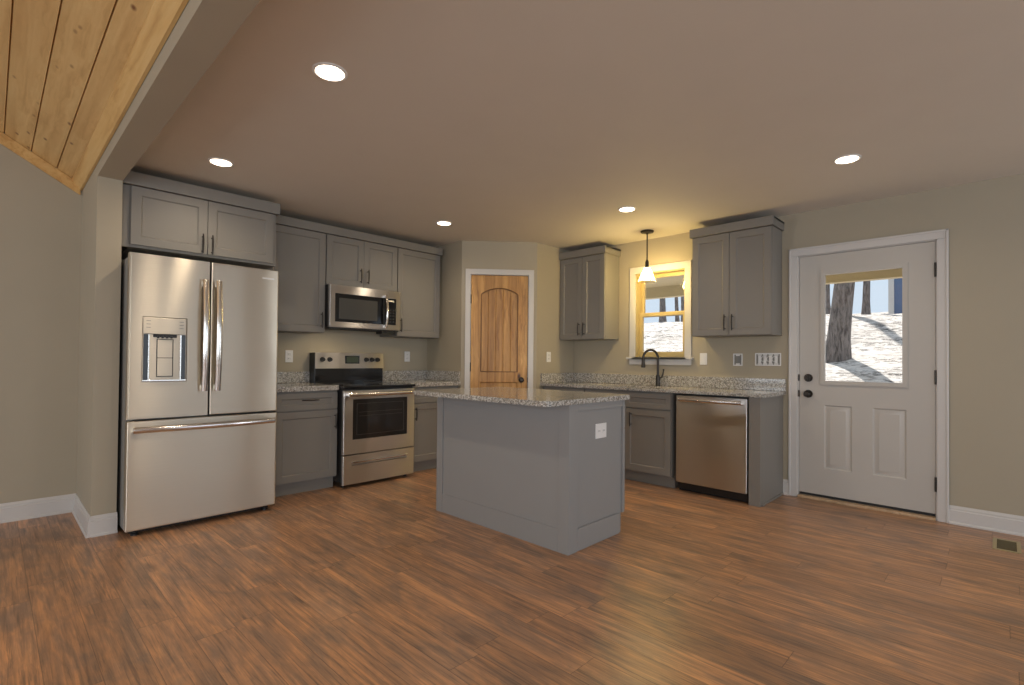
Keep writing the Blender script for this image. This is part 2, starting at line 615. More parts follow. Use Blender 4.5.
WIN = (2.335, 2.905, 1.215, 2.130)     # sink window opening y0,y1,z0,z1
DRY = (.352, 1.295, 0.0, 2.106)        # exterior door opening
wall_with_holes('wall_sink', 'x', XB, YS, YA + .1, ZC, [WIN, DRY], .16)
wall_with_holes('wall_range', 'y', YA, SX1, XB, ZC, [], .12)
wall_with_holes('wall_living', 'y', YL, XW, SX0 + .06, 5.2, [], .12)
wall_with_holes('wall_south', 'y', YS, XW, XB, 5.2, [(-2.7, -.1, .5, 2.2), (1.5, 3.7, .5, 2.2), (4.24, 4.86, .15, 2.05)], -.12)
wall_with_holes('wall_west', 'x', XW, YS, YL, 3.2, [(-2.25, .35, .5, 2.2), (3.45, 4.65, .5, 2.2)], -.12)
struct(MB().box(SX0, SX1, SY, YL, 0, HZ).build('wall_stub', 'wall_paint'))
struct(MB().box(SX0, SX1, YS, YL, HZ, ZC + .06).build('ceiling_beam', 'wall_paint'))
struct(MB().box(SX0 + .03, SX1, YS, YL, ZC + .06, 5.2).build('wall_gable', 'wall_paint'))
# pantry enclosure
struct(MB().box(PX, PX + .1, P1.y, YA, 0, ZC).build('wall_pantry_left', 'wall_paint'))
struct(MB().box(P2.x, XB, PY, PY + .1, 0, ZC).build('wall_pantry_right', 'wall_paint'))
PD = (P2 - P1).normalized()
PL = (P2 - P1).length
PRZ = math.atan2(PD.y, PD.x)
# diagonal wall: local x from P1 to P2, local -y faces the room
dw = MB()
DX0, DX1, DZ = .098, .748, 2.122
dw.box(0, DX0, 0, .1, 0, ZC).box(DX1, PL, 0, .1, 0, ZC).box(DX0, DX1, 0, .1, DZ, ZC)
o = struct(dw.build('wall_pantry_front', 'wall_paint'))
o.location = (P1.x, P1.y, 0); o.rotation_euler = (0, 0, PRZ)


def base_profile(h=.132, t=.016):
    return [(0, 0), (t + .010, 0), (t + .010, .010), (t + .004, .018), (t, .018), (t, h - .034), (t - .005, h - .029), (t - .005, h - .016), (t - .010, h - .008), (t - .012, h), (0, h)]


def baseboard(name, p0, p1, out):
    """p0->p1 floor points along the wall face, out = unit normal into the room"""
    p0, p1, out = Vector(p0), Vector(p1), Vector(out)
    mb = MB()
    t = mb.b
    A, B = [], []
    for (d, z) in base_profile():
        A.append(t.verts.new((p0.x + out.x * d, p0.y + out.y * d, z)))
        B.append(t.verts.new((p1.x + out.x * d, p1.y + out.y * d, z)))
    n = len(A)
    t.faces.new(A); t.faces.new(B[::-1])
    for i in range(n):
        t.faces.new((A[i], B[i], B[(i + 1) % n], A[(i + 1) % n]))
    return struct(mb.build(name, 'white_trim'))


baseboard('baseboard_living', (XW, YL), (SX0, YL), (0, -1))
baseboard('baseboard_stub_side', (SX0, SY - .016), (SX0, YL), (-1, 0))
baseboard('baseboard_stub_front', (SX0, SY), (SX1 + .004, SY), (0, -1))
baseboard('baseboard_sink', (XB, YS), (XB, .352 - .068), (-1, 0))
baseboard('baseboard_door', (XB, 1.295 + .068), (XB, 1.408), (-1, 0))

# vaulted pine ceiling of the living room: rises from the header towards -X
PZ0, PS = 2.470, .603
RIDGE = -1.6
def pz(x): return PZ0 + PS * (SX0 - x)
mb = MB()
nb = 15
bw = .1385
x1 = .462
while x1 > RIDGE:
    x0 = max(x1 - bw, RIDGE)
    g = .004
    pts = [(x0, pz(x0) + .012), (x0 + g, pz(x0 + g)), (x1 - g, pz(x1 - g)), (x1, pz(x1) + .012), (x1, pz(x1) + .03), (x0, pz(x0) + .03)]
    mb.poly_prism(pts, 1, YS, YL)
    x1 = x0
zr = pz(RIDGE)
x1 = RIDGE
while x1 > XW:
    x0 = max(x1 - bw, XW)
    f = lambda x: zr - PS * (RIDGE - x)
    pts = [(x0, f(x0) + .012), (x0 + .004, f(x0 + .004)), (x1 - .004, f(x1 - .004)), (x1, f(x1) + .012), (x1, f(x1) + .03), (x0, f(x0) + .03)]
    mb.poly_prism(pts, 1, YS, YL)
    x1 = x0
struct(mb.build('ceiling_vault', 'pine'))
# pine trim along the header and up the far wall
mb = MB()
tw = .062
mb.poly_prism([(SX0 - .002, PZ0 - .040), (SX0 - .002, PZ0 + .02), (SX0 - tw, pz(SX0 - tw) + .004), (SX0 - tw, pz(SX0 - tw) - .014), (SX0 - .016, PZ0 - .040)], 1, YS, YL)
struct(mb.build('trim_1', 'pine_trim'))
mb = MB()
mb.poly_prism([(SX0 - .012, pz(SX0 - .012) - .085), (SX0 - .012, pz(SX0 - .012) - .002), (RIDGE, pz(RIDGE) - .002), (RIDGE, pz(RIDGE) - .085)], 1, YL - .020, YL, .003)
struct(mb.build('trim_2', 'pine_trim'))


# ------------------------------------------------------------------ window over the sink
def build_window():
    y0, y1, z0, z1 = WIN
    mb = MB()   # casing with head and side boards, local frame: built in world
    cw = .070
    X = XB - .018
    f = MB()
    f.box(X, XB, y1, y1 + cw, z0, z1 + cw, .004).box(X, XB, y0 - cw, y0, z0, z1 + cw, .004).box(X - .003, XB, y0 - cw, y1 + cw, z1, z1 + cw, .004)
    win = struct(f.build('window_1', 'white_trim'))
    MB().box(XB - .045, XB + .10, y0 - .03, y1 + .03, z0 - .022, z0, .004).box(XB - .045, XB - .002, y0 - cw - .025, y1 + cw + .025, z0 - .022, z0, .004).build('window_stool', 'white_trim', win)
    MB().box(XB - .016, XB, y0 - cw, y1 + cw, z0 - .080, z0 - .022, .003).build('window_apron', 'white_trim', win)
    j = MB()
    j.box(XB, XB + .155, y1 - .012, y1, z0, z1).box(XB, XB + .155, y0, y0 + .012, z0, z1).box(XB, XB + .155, y0, y1, z1 - .012, z1).box(XB + .10, XB + .155, y0, y1, z0 - .02, z0 + .004)
    j.build('window_jamb', 'window_wood', win)
    # two sashes
    zm = 1.678
    def sash(nm, xa, xb, za, zb, lo, hi):
        s = MB()
        w = .040
        s.box(xa, xb, y0 + .012, y0 + .012 + w, za, zb, .003).box(xa, xb, y1 - .012 - w, y1 - .012, za, zb, .003)
        s.box(xa, xb, y0 + .05, y1 - .05, za, za + lo, .003).box(xa, xb, y0 + .05, y1 - .05, zb - hi, zb, .003)
        p = s.build(nm, 'window_wood', win)
        MB().box((xa + xb) / 2 - .002, (xa + xb) / 2 + .002, y0 + .05, y1 - .05, za + lo - .004, zb - hi + .004).build('pane', 'window_glass', p)
    sash('lower_sash', XB + .055, XB + .085, z0 + .004, zm + .022, .055, .040)
    sash('upper_sash', XB + .090, XB + .118, zm - .022, z1 - .012, .040, .040)


build_window()


# ------------------------------------------------------------------ exterior door (local frame: x runs -Y)
def build_exterior_door():
    root = struct(bpy.data.objects.new('door_1', None))
    COL.objects.link(root)
    root.location = (XB, 1.284, 0)
    root.rotation_euler = (0, 0, RB)
    w, z0, z1 = .921, .0465, 2.097
    lx0, lx1, lz0, lz1 = .172, .748, .995, 1.945       # lite opening
    p = [(.0, .0)]
    ring = [(.010, .018), (.022, .019), (.040, .010), (.046, .010)]
    xs = [0, .185, .395, .530, .752, w]
    xs = [0, lx0, .190, .390, .532, lx1, w]
    zs = [z0, .272, .812, lz0, lz1, z1]
    sp = {}
    for i in range(1, 5):
        sp[(i, 3)] = None
    # panels: columns 2 (.190-.390) and 4 (.532-.748), row 1
    sp[(2, 1)] = ring
    sp[(4, 1)] = ring
    mb = MB()
    # a hole made of several cells: build them as one by merging columns in a second slab
    yf, yb = .010, .054
    def part(xs_, zs_, sp_): mb.slab(xs_, zs_, yf, yb, sp_)
    part([0, .190, .390, .532, lx1, w], [z0, .272, .812, lz0], {(1, 1): ring, (3, 1): ring})
    part([0, lx0, lx1, w], [lz0, lz1, z1], {(1, 0): None})
    slab = mb.build('door_slab', 'door_paint', root)
    fr = MB().slab([lx0 - .012, lx0 + .024, lx1 - .024, lx1 + .012], [lz0 - .012, lz0 + .024, lz1 - .024, lz1 + .012], -.004, .030, {(1, 1): None}, .005)
    lf = fr.build('glass_frame', 'door_paint', root)
    MB().box(lx0 + .018, lx1 - .018, .028, .034, lz0 + .018, lz1 - .018).build('pane', 'window_glass', lf)
    # jamb and casing
    j = MB()
    j.box(-.011, -.003, 0, .15, 0, z1 + .009).box(w + .003, w + .011, 0, .15, 0, z1 + .009).box(-.011, w + .011, 0, .15, z1 + .003, z1 + .009)
    j.build('door_jamb', 'white_trim', root)
    c = MB()
    cw = .068
    def casing(a, b, q, d):
        c.box(a, b, -.016, 0, q, d, .003)
    casing(-.011 - cw, -.011, 0, z1 + .009); casing(w + .011, w + .011 + cw, 0, z1 + .009)
    casing(-.011 - cw, w + .011 + cw, z1 + .009, z1 + .009 + cw)
    c.box(-.011 - cw, -.011 - cw + .016, -.024, 0, 0, z1 + .009 + cw, .004).box(w + .011 + cw - .016, w + .011 + cw, -.024, 0, 0, z1 + .009 + cw, .004)
    c.box(-.011 - cw, w + .011 + cw, -.024, 0, z1 + .009 + cw - .016, z1 + .009 + cw, .004)
    c.build('door_casing', 'white_trim', root)
    MB().box(-.003, w + .003, -.03, .15, 0, .022, .004).build('door_sill', 'threshold_wood', root)
    MB().box(0.002, w - .002, .016, .05, .026, z0).build('door_sweep', 'gasket', root)
    for z in (1.88, 1.07, .268):
        h = MB()
        h.box(w - .004, w + .012, .002, .012, z - .052, z + .052).tube([(w + .002, -.003, z - .054), (w + .002, -.003, z + .054)], .0065, 10)
        h.build('hinge', 'bronze', root)
    for nm, z in (('deadbolt', 1.040), ('door_knob', .902)):
        k = MB()
        k.lathe([(0, 0), (.034, 0), (.034, .004), (.030, .010), (.0, .010)], (.072, .010 - .010, z), 'Y', 28)
        if nm == 'door_knob':
            k2 = [(0, -.062), (.018, -.061), (.026, -.052), (.028, -.044), (.024, -.032), (.013, -.024), (.011, -.010), (.013, .004), (0, .004)]
        else:
            k2 = [(0, -.022), (.022, -.021), (.026, -.012), (.028, .002), (0, .002)]
        k.lathe(k2, (.072, 0, z), 'Y', 28)
        if nm == 'deadbolt':
            k.box(.068, .076, -.036, -.018, z - .016, z + .016, .003)
        k.build(nm, 'bronze', root)
        MB().box(-.008, .003, -.001, .014, z - .028, z + .028, .001).build('strike_plate', 'bronze', root)


build_exterior_door()


# ------------------------------------------------------------------ pantry door (diagonal wall frame)
def build_pantry_door():
    root = struct(bpy.data.objects.new('door_2', None))
    COL.objects.link(root)
    root.location = (P1.x, P1.y, 0)
    root.rotation_euler = (0, 0, PRZ)
    x0, x1, z0, z1 = .106, .740, .012, 2.112
    yf, yb = .012, .047
    ax0, ax1 = x0 + .108, x1 - .108
    zb, zs, zt = 1.035, 1.905, 1.975       # arch panel: bottom, spring, crown
    lz0, lz1 = .215, .925                  # lower panel
    mb = MB()
    ring = [(.006, yf + .006), (.010, yf + .014)]
    mb.slab([x0, ax0, ax1, x1], [z0, lz0, lz1, zb], yf, yb, {(1, 1): ring + [(.012, yf + .014)]})
    mb.slab([x0, ax0, ax1, x1], [zb, zs], yf, yb, {(1, 0): 'jambs'})
    # spandrel above the arch
    t = bmesh.new()
    n = 24
    c = (ax0 + ax1) / 2
    hw = (ax1 - ax0) / 2
    rise = zt - zs
    Rr = (hw * hw + rise * rise) / (2 * rise)
    arch = []
    for i in range(n + 1):
        x = ax0 + (ax1 - ax0) * i / n
        arch.append((x, zt - Rr + math.sqrt(max(0, Rr * Rr - (x - c) ** 2))))
    for y, fl in ((yf, 0), (yb, 1)):
        for (a, b) in zip(arch, arch[1:]):
            t.faces.new([t.verts.new(q) for q in ((a[0], y, a[1]), (b[0], y, b[1]), (b[0], y, z1), (a[0], y, z1))])
        for (p, q) in ((x0, ax0), (ax1, x1)):
            t.faces.new([t.verts.new(k) for k in ((p, y, zs), (q, y, zs), (q, y, z1), (p, y, z1))])
    for (a, b) in zip(arch, arch[1:]):
        t.faces.new([t.verts.new(q) for q in ((a[0], yf, a[1]), (b[0], yf, b[1]), (b[0], yb, b[1]), (a[0], yb, a[1]))])
    t.faces.new([t.verts.new(q) for q in ((x0, yf, z1), (x1, yf, z1), (x1, yb, z1), (x0, yb, z1))])
    for x in (x0, x1):
        t.faces.new([t.verts.new(q) for q in ((x, yf, zs), (x, yf, z1), (x, yb, z1), (x, yb, zs))])
    bmesh.ops.remove_doubles(t, verts=t.verts, dist=1e-6)
    mb._merge(t)
    mb.build('door_slab', 'alder', root)
    # moulding bead around the arch panel
    bead = [(ax0 + .004, yf + .003, zb + .004)] + [(max(ax0 + .004, min(ax1 - .004, x)), yf + .003, z - .004) for x, z in arch] + [(ax1 - .004, yf + .003, zb + .004), (ax0 + .004, yf + .003, zb + .004)]
    MB().tube(bead, .0065, 8, cap=False).build('panel_bead', 'alder_dark', root)
    pl = MB()
    k = 5
    for i in range(k):
        a = ax0 + (ax1 - ax0) * i / k
        b = ax0 + (ax1 - ax0) * (i + 1) / k
        pl.box(a + .0005, b - .0005, yf + .013, yb - .006, zb - .006, zt + .01, .0035, 1)
    pl.build('plank_panel', 'alder', root)
    # jamb, casing
    j = MB()
    j.box(DX0, x0 - .003, 0, .1, 0, DZ).box(x1 + .003, DX1, 0, .1, 0, DZ).box(DX0, DX1, 0, .1, z1 + .004, DZ)
    j.build('door_jamb', 'white_trim', root)
    cw = .062
    cz = MB()
    for (a, b, q, d) in ((DX0 - cw + .006, DX0 + .002, 0, DZ), (DX1 - .002, DX1 + cw - .006, 0, DZ)):
        cz.box(a, b, -.015, 0, q, d, .003)
    cz.box(DX0 - cw + .006, DX1 + cw - .006, -.015, 0, DZ - .004, DZ + cw - .006, .003)
    cz.build('door_casing', 'white_trim', root)
    for z in (1.845, 1.09, .25):
        MB().box(x0 - .012, x0 + .004, .004, .014, z - .048, z + .048).tube([(x0 - .002, .004, z - .050), (x0 - .002, .004, z + .050)], .007, 10).build('hinge', 'bronze', root)
    kx, kz = .672, .950
    MB().lathe([(0, -.058), (.016, -.057), (.026, -.048), (.028, -.040), (.022, -.028), (.012, -.020), (.011, .004), (.030, .005), (.031, .010), (.028, .013), (0, .013)], (kx, 0, kz), 'Y', 28).build('door_knob', 'bronze', root)
    MB().box(x1 - .002, x1 + .004, .004, .016, kz - .028, kz + .028, .001).build('strike_plate', 'bronze', root)


build_pantry_door()

# ------------------------------------------------------------------ cabinets
TK = .105      # toe kick height


def wall_cabinet(name, label, loc, rz, w, d, z0, z1, doors, crown=None, group=None, stile=.058, door_t=.02):
    """carcass front at local y = door_t; doors' faces at y = 0.  doors: list of (x0, x1, handle_x)"""
    root = thing(name, label, 'cabinet', (loc[0], loc[1], loc[2]), rz, group)
    MB().box(0, w, door_t, d, 0, z1 - z0, .0015).build('cabinet_body', 'cabinet_paint', root)
    for (a, b, hx) in doors:
        dr = MB().shaker(a, b, .004, z1 - z0 - .004, 0, door_t - .001, stile).build('door', 'cabinet_paint', root)
        pull(dr, hx, .045 + .072, .145, 0)
    return root


def crown_pieces(mb, x0, x1, d, z, h, left, right):
    """flat crown board with a small cap, along the front and the open ends (local frame)"""
    o = .018
    L = x0 - (o if left else 0)
    Rr = x1 + (o if right else 0)
    mb.box(L, Rr, -o, .012, z, z + h, .003)
    mb.box(L, Rr, .012, d, z + h - .018, z + h - .004)
    if left: mb.box(L, x0 + .004, 0, d, z, z + h, .003)
    if right: mb.box(x1 - .004, Rr, 0, d, z, z + h, .003)


UZ0, UZ1, CRH = 1.411, 2.350, .078
UF = YA - .346                 # door faces of the uppers on the range wall
UD = .345
# above the fridge
FY = 4.300
root = thing('wall_cabinet', 'grey two-door cabinet with crown board above the refrigerator', 'cabinet', (.652, FY, 1.925))
w = .972
MB().box(0, w, .02, YA - FY - .001, 0, UZ1 - 1.925, .0015).build('cabinet_body', 'cabinet_paint', root)
for (a, b, hx) in ((.004, .4685, .434), (.4715, w - .026, .497)):
    dr = MB().shaker(a, b, .018, UZ1 - 1.925 - .004, 0, .019).build('door', 'cabinet_paint', root)
    pull(dr, hx, .090, .145, 0)
mb = MB(); crown_pieces(mb, -.047, w, YA - FY - .002, UZ1 - 1.925 + .001, .088, False, True)
mb.build('crown_board', 'cabinet_paint', root)
MB().box(-.047, -.001, .022, .045, 0, UZ1 - 1.925 - .001).build('filler_strip', 'cabinet_paint', root)

wall_cabinet('wall_cabinet', 'tall grey single-door wall cabinet between refrigerator and microwave', (1.648, UF, UZ0), 0, .540, UD, UZ0, UZ1, [(.004, .536, .498)])
root = wall_cabinet('wall_cabinet', 'short grey two-door wall cabinet directly above the microwave', (2.190, UF, 1.872), 0, .783, UD, 1.872, UZ1,
                    [(.004, .390, .352), (.393, .779, .431)])
root = wall_cabinet('wall_cabinet', 'tall grey single-door wall cabinet between microwave and pantry wall', (2.975, UF, UZ0), 0, .560, UD, UZ0, UZ1, [(.004, .556, .036)])
mb = MB()
crown_pieces(mb, 0, 3.535 - 1.648, UD - .002, 0, CRH, False, True)
o = mb.build('crown_moulding', 'cabinet_paint')
o.location = (1.648, UF, UZ1 + .001)
tag(o, 'grey crown board running over the three wall cabinets around the microwave', 'moulding')

# sink wall uppers
UXF = 4.636
for (lab, ya, yb_, lt, rt_, seam) in (('grey two-door wall cabinet between pantry wall and sink window', 3.748, 3.119, False, True, .326),
                                      ('grey two-door wall cabinet between sink window and white exterior door', 2.1325, 1.4229, True, True, .352)):
    w = ya - yb_
    root = wall_cabinet('wall_cabinet', lab, (UXF, ya, UZ0), RB, w, XB - UXF - .001, UZ0, UZ1, [(.004, seam - .0015, seam - .034), (seam + .0015, w - .004, seam + .034)])
    mb = MB(); crown_pieces(mb, 0, w, XB - UXF - .002, UZ1 - UZ0 + .001, CRH, lt, rt_)
    mb.build('crown_board', 'cabinet_paint', root)

BF_A = YA - .612          # door faces of the base cabinets, range wall
BF_B = 4.330
BH = CT0 - .0005


def base_cabinet(label, loc, rz, w, d, drawers, doors, closed_left=True):
    root = thing('base_cabinet', label, 'cabinet', (loc[0], loc[1], 0), rz)
    b = MB()
    b.box(0, w, .02, d, TK, BH, .0015)
    b.build('cabinet_body', 'cabinet_paint', root)
    MB().box(0, w, .075, d - .01, 0, TK - .0005).build('toe_kick', 'cabinet_paint', root)
    for (a, c, hx) in drawers:
        dr = MB().shaker(a, c, .722, .868, 0, .019, .045).build('drawer', 'cabinet_paint', root)
        if hx: pull(dr, hx, .808, .150, 0, False)
    for (a, c, hx) in doors:
        dr = MB().shaker(a, c, TK + .012, .712, 0, .019).build('door', 'cabinet_paint', root)
        pull(dr, hx, .610, .135, 0)
    return root


dA = YA - BF_A - .002
base_cabinet('grey base cabinet with one drawer and one door between refrigerator and range', (1.640, BF_A), 0, .551, dA, [(.004, .547, .288)], [(.004, .547, .522)])
base_cabinet('grey base cabinet right of the range, partly hidden by the island', (2.966, BF_A), 0, .644, dA, [(.006, .590, .30)], [(.006, .590, .062)])
dB = XB - BF_B - .002
base_cabinet('grey sink base cabinet under the window, beside the dishwasher', (BF_B, 3.155), RB, .972, dB, [(.004, .4845, None), (.4875, .966, None)], [(.004, .4845, .452), (.4875, .966, .560)])
base_cabinet('grey base cabinet in the corner by the pantry, behind the island', (BF_B, 3.747), RB, .588, dB, [(.03, .584, .3)], [(.03, .584, .55)])
# end panel beside the dishwasher
o = thing('end_panel', 'grey boxed end panel closing the counter run beside the exterior door', 'panel', (BF_B, 1.500, 0), RB)
MB().box(0, .090, 0, dB, 0, BH, .0015).build('panel', 'cabinet_paint', o)
MB().box(.090, .101, .03, dB - .02, 0, .018, .004).build('shoe_strip', 'cabinet_paint', o)


# ------------------------------------------------------------------ worktops
def worktop(label, x0, x1, yf, yb, side=None, rz=0, hole=None, org=(0, 0), CT1=CT1):
    """front edge at local y = yf; backsplash at the back; side splash at 'l'/'r' end"""
    root = thing('countertop', label, 'countertop', (org[0], org[1], 0), rz)
    mb = MB()
    if hole:
        hx0, hx1, hy0, hy1 = hole
        t = bmesh.new()
        xs, ys = [x0, hx0, hx1, x1], [yf, hy0, hy1, yb]
        for i in range(3):
            for j in range(3):
                for z in (CT0, CT1):
                    if (i, j) == (1, 1): continue
                    t.faces.new([t.verts.new((x, y, z)) for x, y in ((xs[i], ys[j]), (xs[i + 1], ys[j]), (xs[i + 1], ys[j + 1]), (xs[i], ys[j + 1]))])
        def side_(a, b):
            t.faces.new([t.verts.new(q) for q in ((a[0], a[1], CT0), (b[0], b[1], CT0), (b[0], b[1], CT1), (a[0], a[1], CT1))])
        per = [(x, yf) for x in xs] + [(x1, y) for y in ys[1:]] + [(x, yb) for x in xs[-2::-1]] + [(x0, y) for y in ys[-2:0:-1]]
        for k in range(len(per)): side_(per[k], per[(k + 1) % len(per)])
        hp = [(hx0, hy0), (hx1, hy0), (hx1, hy1), (hx0, hy1)]
        for k in range(4): side_(hp[k], hp[(k + 1) % 4])
        bmesh.ops.remove_doubles(t, verts=t.verts, dist=1e-6)
        bmesh.ops.recalc_face_normals(t, faces=t.faces)
        es = [e for e in t.edges if all(abs(v.co.y - yf) < 1e-6 for v in e.verts) and abs(e.verts[0].co.z - e.verts[1].co.z) < 1e-6]
        bmesh.ops.bevel(t, geom=es, offset=.006, segments=2, affect='EDGES')
        mb._merge(t)
    else:
        mb.box(x0, x1, yf, yb, CT0, CT1, .004)
    mb.build('worktop', 'granite', root)
    MB().box(x0, x1, yb - .020, yb, CT1 + .0005, CT1 + .109, .003).build('backsplash', 'granite', root)
    if side == 'r':
        MB().box(x1 - .020, x1, yf + .01, yb - .0205, CT1 + .0005, CT1 + .109, .003).build('side_splash', 'granite', root)
    if side == 'l':
        MB().box(x0, x0 + .020, yf + .01, yb - .0205, CT1 + .0005, CT1 + .109, .003).build('side_splash', 'granite', root)
    return root


CF_A = YA - .632
worktop('short granite countertop with backsplash between refrigerator and range', 1.640, 2.191, CF_A, YA - .001, CT1=.930)
worktop('granite countertop with backsplash in the corner right of the range', 2.966, 3.614, CF_A, YA - .001, 'r', CT1=.930)
# sink run: local frame origin at (0, 3.750), x -> -Y, y -> +X
SINK = (.930, 1.400, 4.405, 4.770)
worktop('long granite countertop with backsplash under the sink window', 0, 3.750 - 1.387, 4.300, XB - .001, 'l', RB, SINK, (0, 3.750))
# undermount sink
hx0, hx1, hy0, hy1 = SINK
o = thing('kitchen_sink', 'stainless undermount sink set into the long granite countertop', 'sink', (0, 3.750, 0), RB)
s = MB()
t = bmesh.new()
e = .012
top = [(hx0 - e, hy0 - e), (hx1 + e, hy0 - e), (hx1 + e, hy1 + e), (hx0 - e, hy1 + e)]
inn = [(hx0, hy0), (hx1, hy0), (hx1, hy1), (hx0, hy1)]
bot = [(hx0 + .02, hy0 + .02), (hx1 - .02, hy0 + .02), (hx1 - .02, hy1 - .02), (hx0 + .02, hy1 - .02)]
lv = [[t.verts.new((p[0], p[1], z)) for p in ps] for ps, z in ((top, CT0 - .001), (inn, CT0 - .001), (bot, .70))]
for a, b in zip(lv, lv[1:]):
    for k in range(4): t.faces.new((a[k], a[(k + 1) % 4], b[(k + 1) % 4], b[k]))
t.faces.new(lv[2])
s._merge(t)
s.build('basin', 'chrome', o)
MB().lathe([(0, .701), (.042, .701), (.042, .706), (.030, .7045), (0, .7045)], ((hx0 + hx1) / 2, (hy0 + hy1) / 2, 0), 'Z', 24).build('drain', 'bronze', o)

# ------------------------------------------------------------------ faucet
o = thing('kitchen_faucet', 'dark bronze gooseneck faucet with side lever under the window', 'faucet', (XB - .095, 2.585, CT1 + .001))
MB().lathe([(0, 0), (.027, 0), (.027, .006), (.022, .012), (.019, .05), (.021, .055), (.021, .10), (.017, .115), (0, .115)], (0, 0, 0), 'Z', 24).build('faucet_base', 'bronze', o)
pts = [(0, 0, .11)]
H = .285
r = .078
dx, dy = -.72, .69
for i in range(15):
    a = math.pi * i / 14 * 1.02
    q = r - r * math.cos(a)
    pts.append((dx * q, dy * q, H + r * math.sin(a) * 1.15))
MB().tube(pts, .0125, 14).build('spout', 'bronze', o)
e0 = Vector(pts[-1])
MB().lathe([(0, .01), (.014, .01), (.016, 0), (.017, -.03), (.022, -.075), (.023, -.085), (.020, -.09), (0, -.09)], e0, 'Z', 20).build('spray_head', 'bronze', o)
MB().tube([(.012, -.012, .08), (.025, -.030, .092), (.030, -.040, .12), (.032, -.046, .165)], [.011, .010, .0075, .006], 12).lathe([(0, -.004), (.009, 0), (.0095, .012), (0, .018)], (.032, -.046, .160), 'Z', 14).build('lever', 'bronze', o)


# ------------------------------------------------------------------ refrigerator
def build_fridge():
    X0, X1, YF = .615, 1.548, 4.044
    w = X1 - X0
    o = thing('refrigerator', 'large stainless french-door refrigerator with ice dispenser beside the wall stub', 'refrigerator', (X0, YF, 0))
    MB().box(.006, w - .006, .075, .855, .035, 1.828, .004).build('body', 'grey_plastic', o)
    MB().box(.03, w - .03, .068, .10, .012, .058, .003).build('base_grille', 'black_plastic', o)
    for x in (.06, w - .06):
        MB().lathe([(0, 0), (.022, 0), (.022, .012), (.012, .016), (.012, .04), (0, .04)], (x, .06, 0), 'Z', 16).build('foot', 'black_plastic', o)
        MB().lathe([(0, 0), (.022, 0), (.022, .012), (.012, .016), (.012, .04), (0, .04)], (x, .80, 0), 'Z', 16).build('foot', 'black_plastic', o)
    MB().box(.04, w - .04, .050, .080, .06, 1.82).build('gasket', 'gasket', o)
    zs = .762
    cx = .460
    # left door with a dispenser opening
    dx0, dx1, dz0, dz1 = .072, .326, 1.004, 1.436
    yb = .062
    m1 = MB()
    m1.slab([0, dx0, dx1, cx], [zs, dz0, dz1, 1.847], 0, yb, {(1, 1): [(.004, .006), (.006, .006)]}, .010)
    d = m1.build('door', 'stainless', o)
    # the dispenser: control face above, cavity below
    MB().box(dx0 + .007, dx1 - .007, -.001, .0055, 1.322, dz1 - .007, .003).build('dispenser_panel', 'stainless', d)
    cz0, cz1 = dz0 + .008, 1.320
    MB().box(dx0 + .008, dx0 + .034, -.0015, .0055, cz0, cz1, .002).build('dispenser_cheek', 'black_glass', d)
    MB().box(dx1 - .034, dx1 - .008, -.0015, .0055, cz0, cz1, .002).build('dispenser_cheek', 'black_glass', d)
    MB().box(dx0 + .034, dx0 + .040, -.003, .005, cz0, cz1, .001).build('dispenser_trim', 'chrome', d)
    MB().box(dx1 - .040, dx1 - .034, -.003, .005, cz0, cz1, .001).build('dispenser_trim', 'chrome', d)
    MB().box(dx0 + .004, dx1 - .004, -.006, .005, dz0 + .002, dz0 + .014, .002).build('drip_tray', 'chrome', d)
    MB().box(dx0 + .041, dx1 - .041, .0005, .0055, cz0 + .006, cz1 - .006).build('dispenser_back', 'stainless', d)
    noz = MB()
    noz.box(dx0 + .060, dx1 - .060, -.006, .004, cz1 - .020, cz1 + .002, .004)
    for k in range(4):
        noz.box(dx0 + .080 + k * .025, dx0 + .094 + k * .025, -.010, .002, cz1 - .026, cz1 - .010, .003)
    noz.build('dispenser_nozzle', 'black_plastic', d)
    pad = MB()
    px0, px1, q0, q1 = dx0 + .084, dx1 - .084, cz0 + .030, cz1 - .035
    pad.box(px0, px1, -.003, .004, q0, q1, .002)
    pad.build('dispenser_paddle', 'stainless', d)
    bt = MB()
    bt.box(px0 - .002, px1 + .002, -.0034, .003, (q0 + q1) / 2 - .002, (q0 + q1) / 2 + .002).box(px0 - .004, px0, -.0034, .003, q0, q1).box(px1, px1 + .004, -.0034, .003, q0, q1).box(px0 - .004, px1 + .004, -.0034, .003, q0 - .004, q0).box(px0 - .004, px1 + .004, -.0034, .003, q1, q1 + .004)
    bt.build('paddle_outline', 'gasket', d)
    for sx_ in (dx0 + .022, dx1 - .046):
        for k in range(3):
            MB().box(sx_, sx_ + .024, -.0022, .002, 1.362 + k * .022, 1.366 + k * .022).build('button', 'grey_plastic', d)
    # right door
    d2 = MB().box(cx + .008, w, 0, yb, zs, 1.847, .010).build('door', 'stainless', o)
    MB().box(w - .122, w - .036, -.002, .002, 1.770, 1.783, .001).build('badge', 'badge', d2)

    def bow(xx, za, zb, name, par, sgn):
        pts = []
        n = 16
        for i in range(n + 1):
            f = i / n
            pts.append((xx, -.038 - .030 * math.sin(math.pi * f), za + (zb - za) * f))
        mb = MB().tube(pts, 1.0, 14, (.0195, .011, (1, 0, 0)))
        for z in (za + .022, zb - .022):
            mb.box(xx - .013, xx + .013, -.042, .002, z - .020, z + .020, .006)
        return mb.build(name, 'chrome', par)
    bow(.425, .935, 1.712, 'handle', d, 1)
    bow(.508, .935, 1.712, 'handle', d2, 1)
    # freezer drawer
    d3 = MB().box(0, w, 0, yb, .040, zs - .010, .010).build('freezer_drawer', 'stainless', o)
    pts = []
    for i in range(17):
        f = i / 16
        pts.append((.030 + (w - .060) * f, -.036 - .026 * math.sin(math.pi * f), .694))
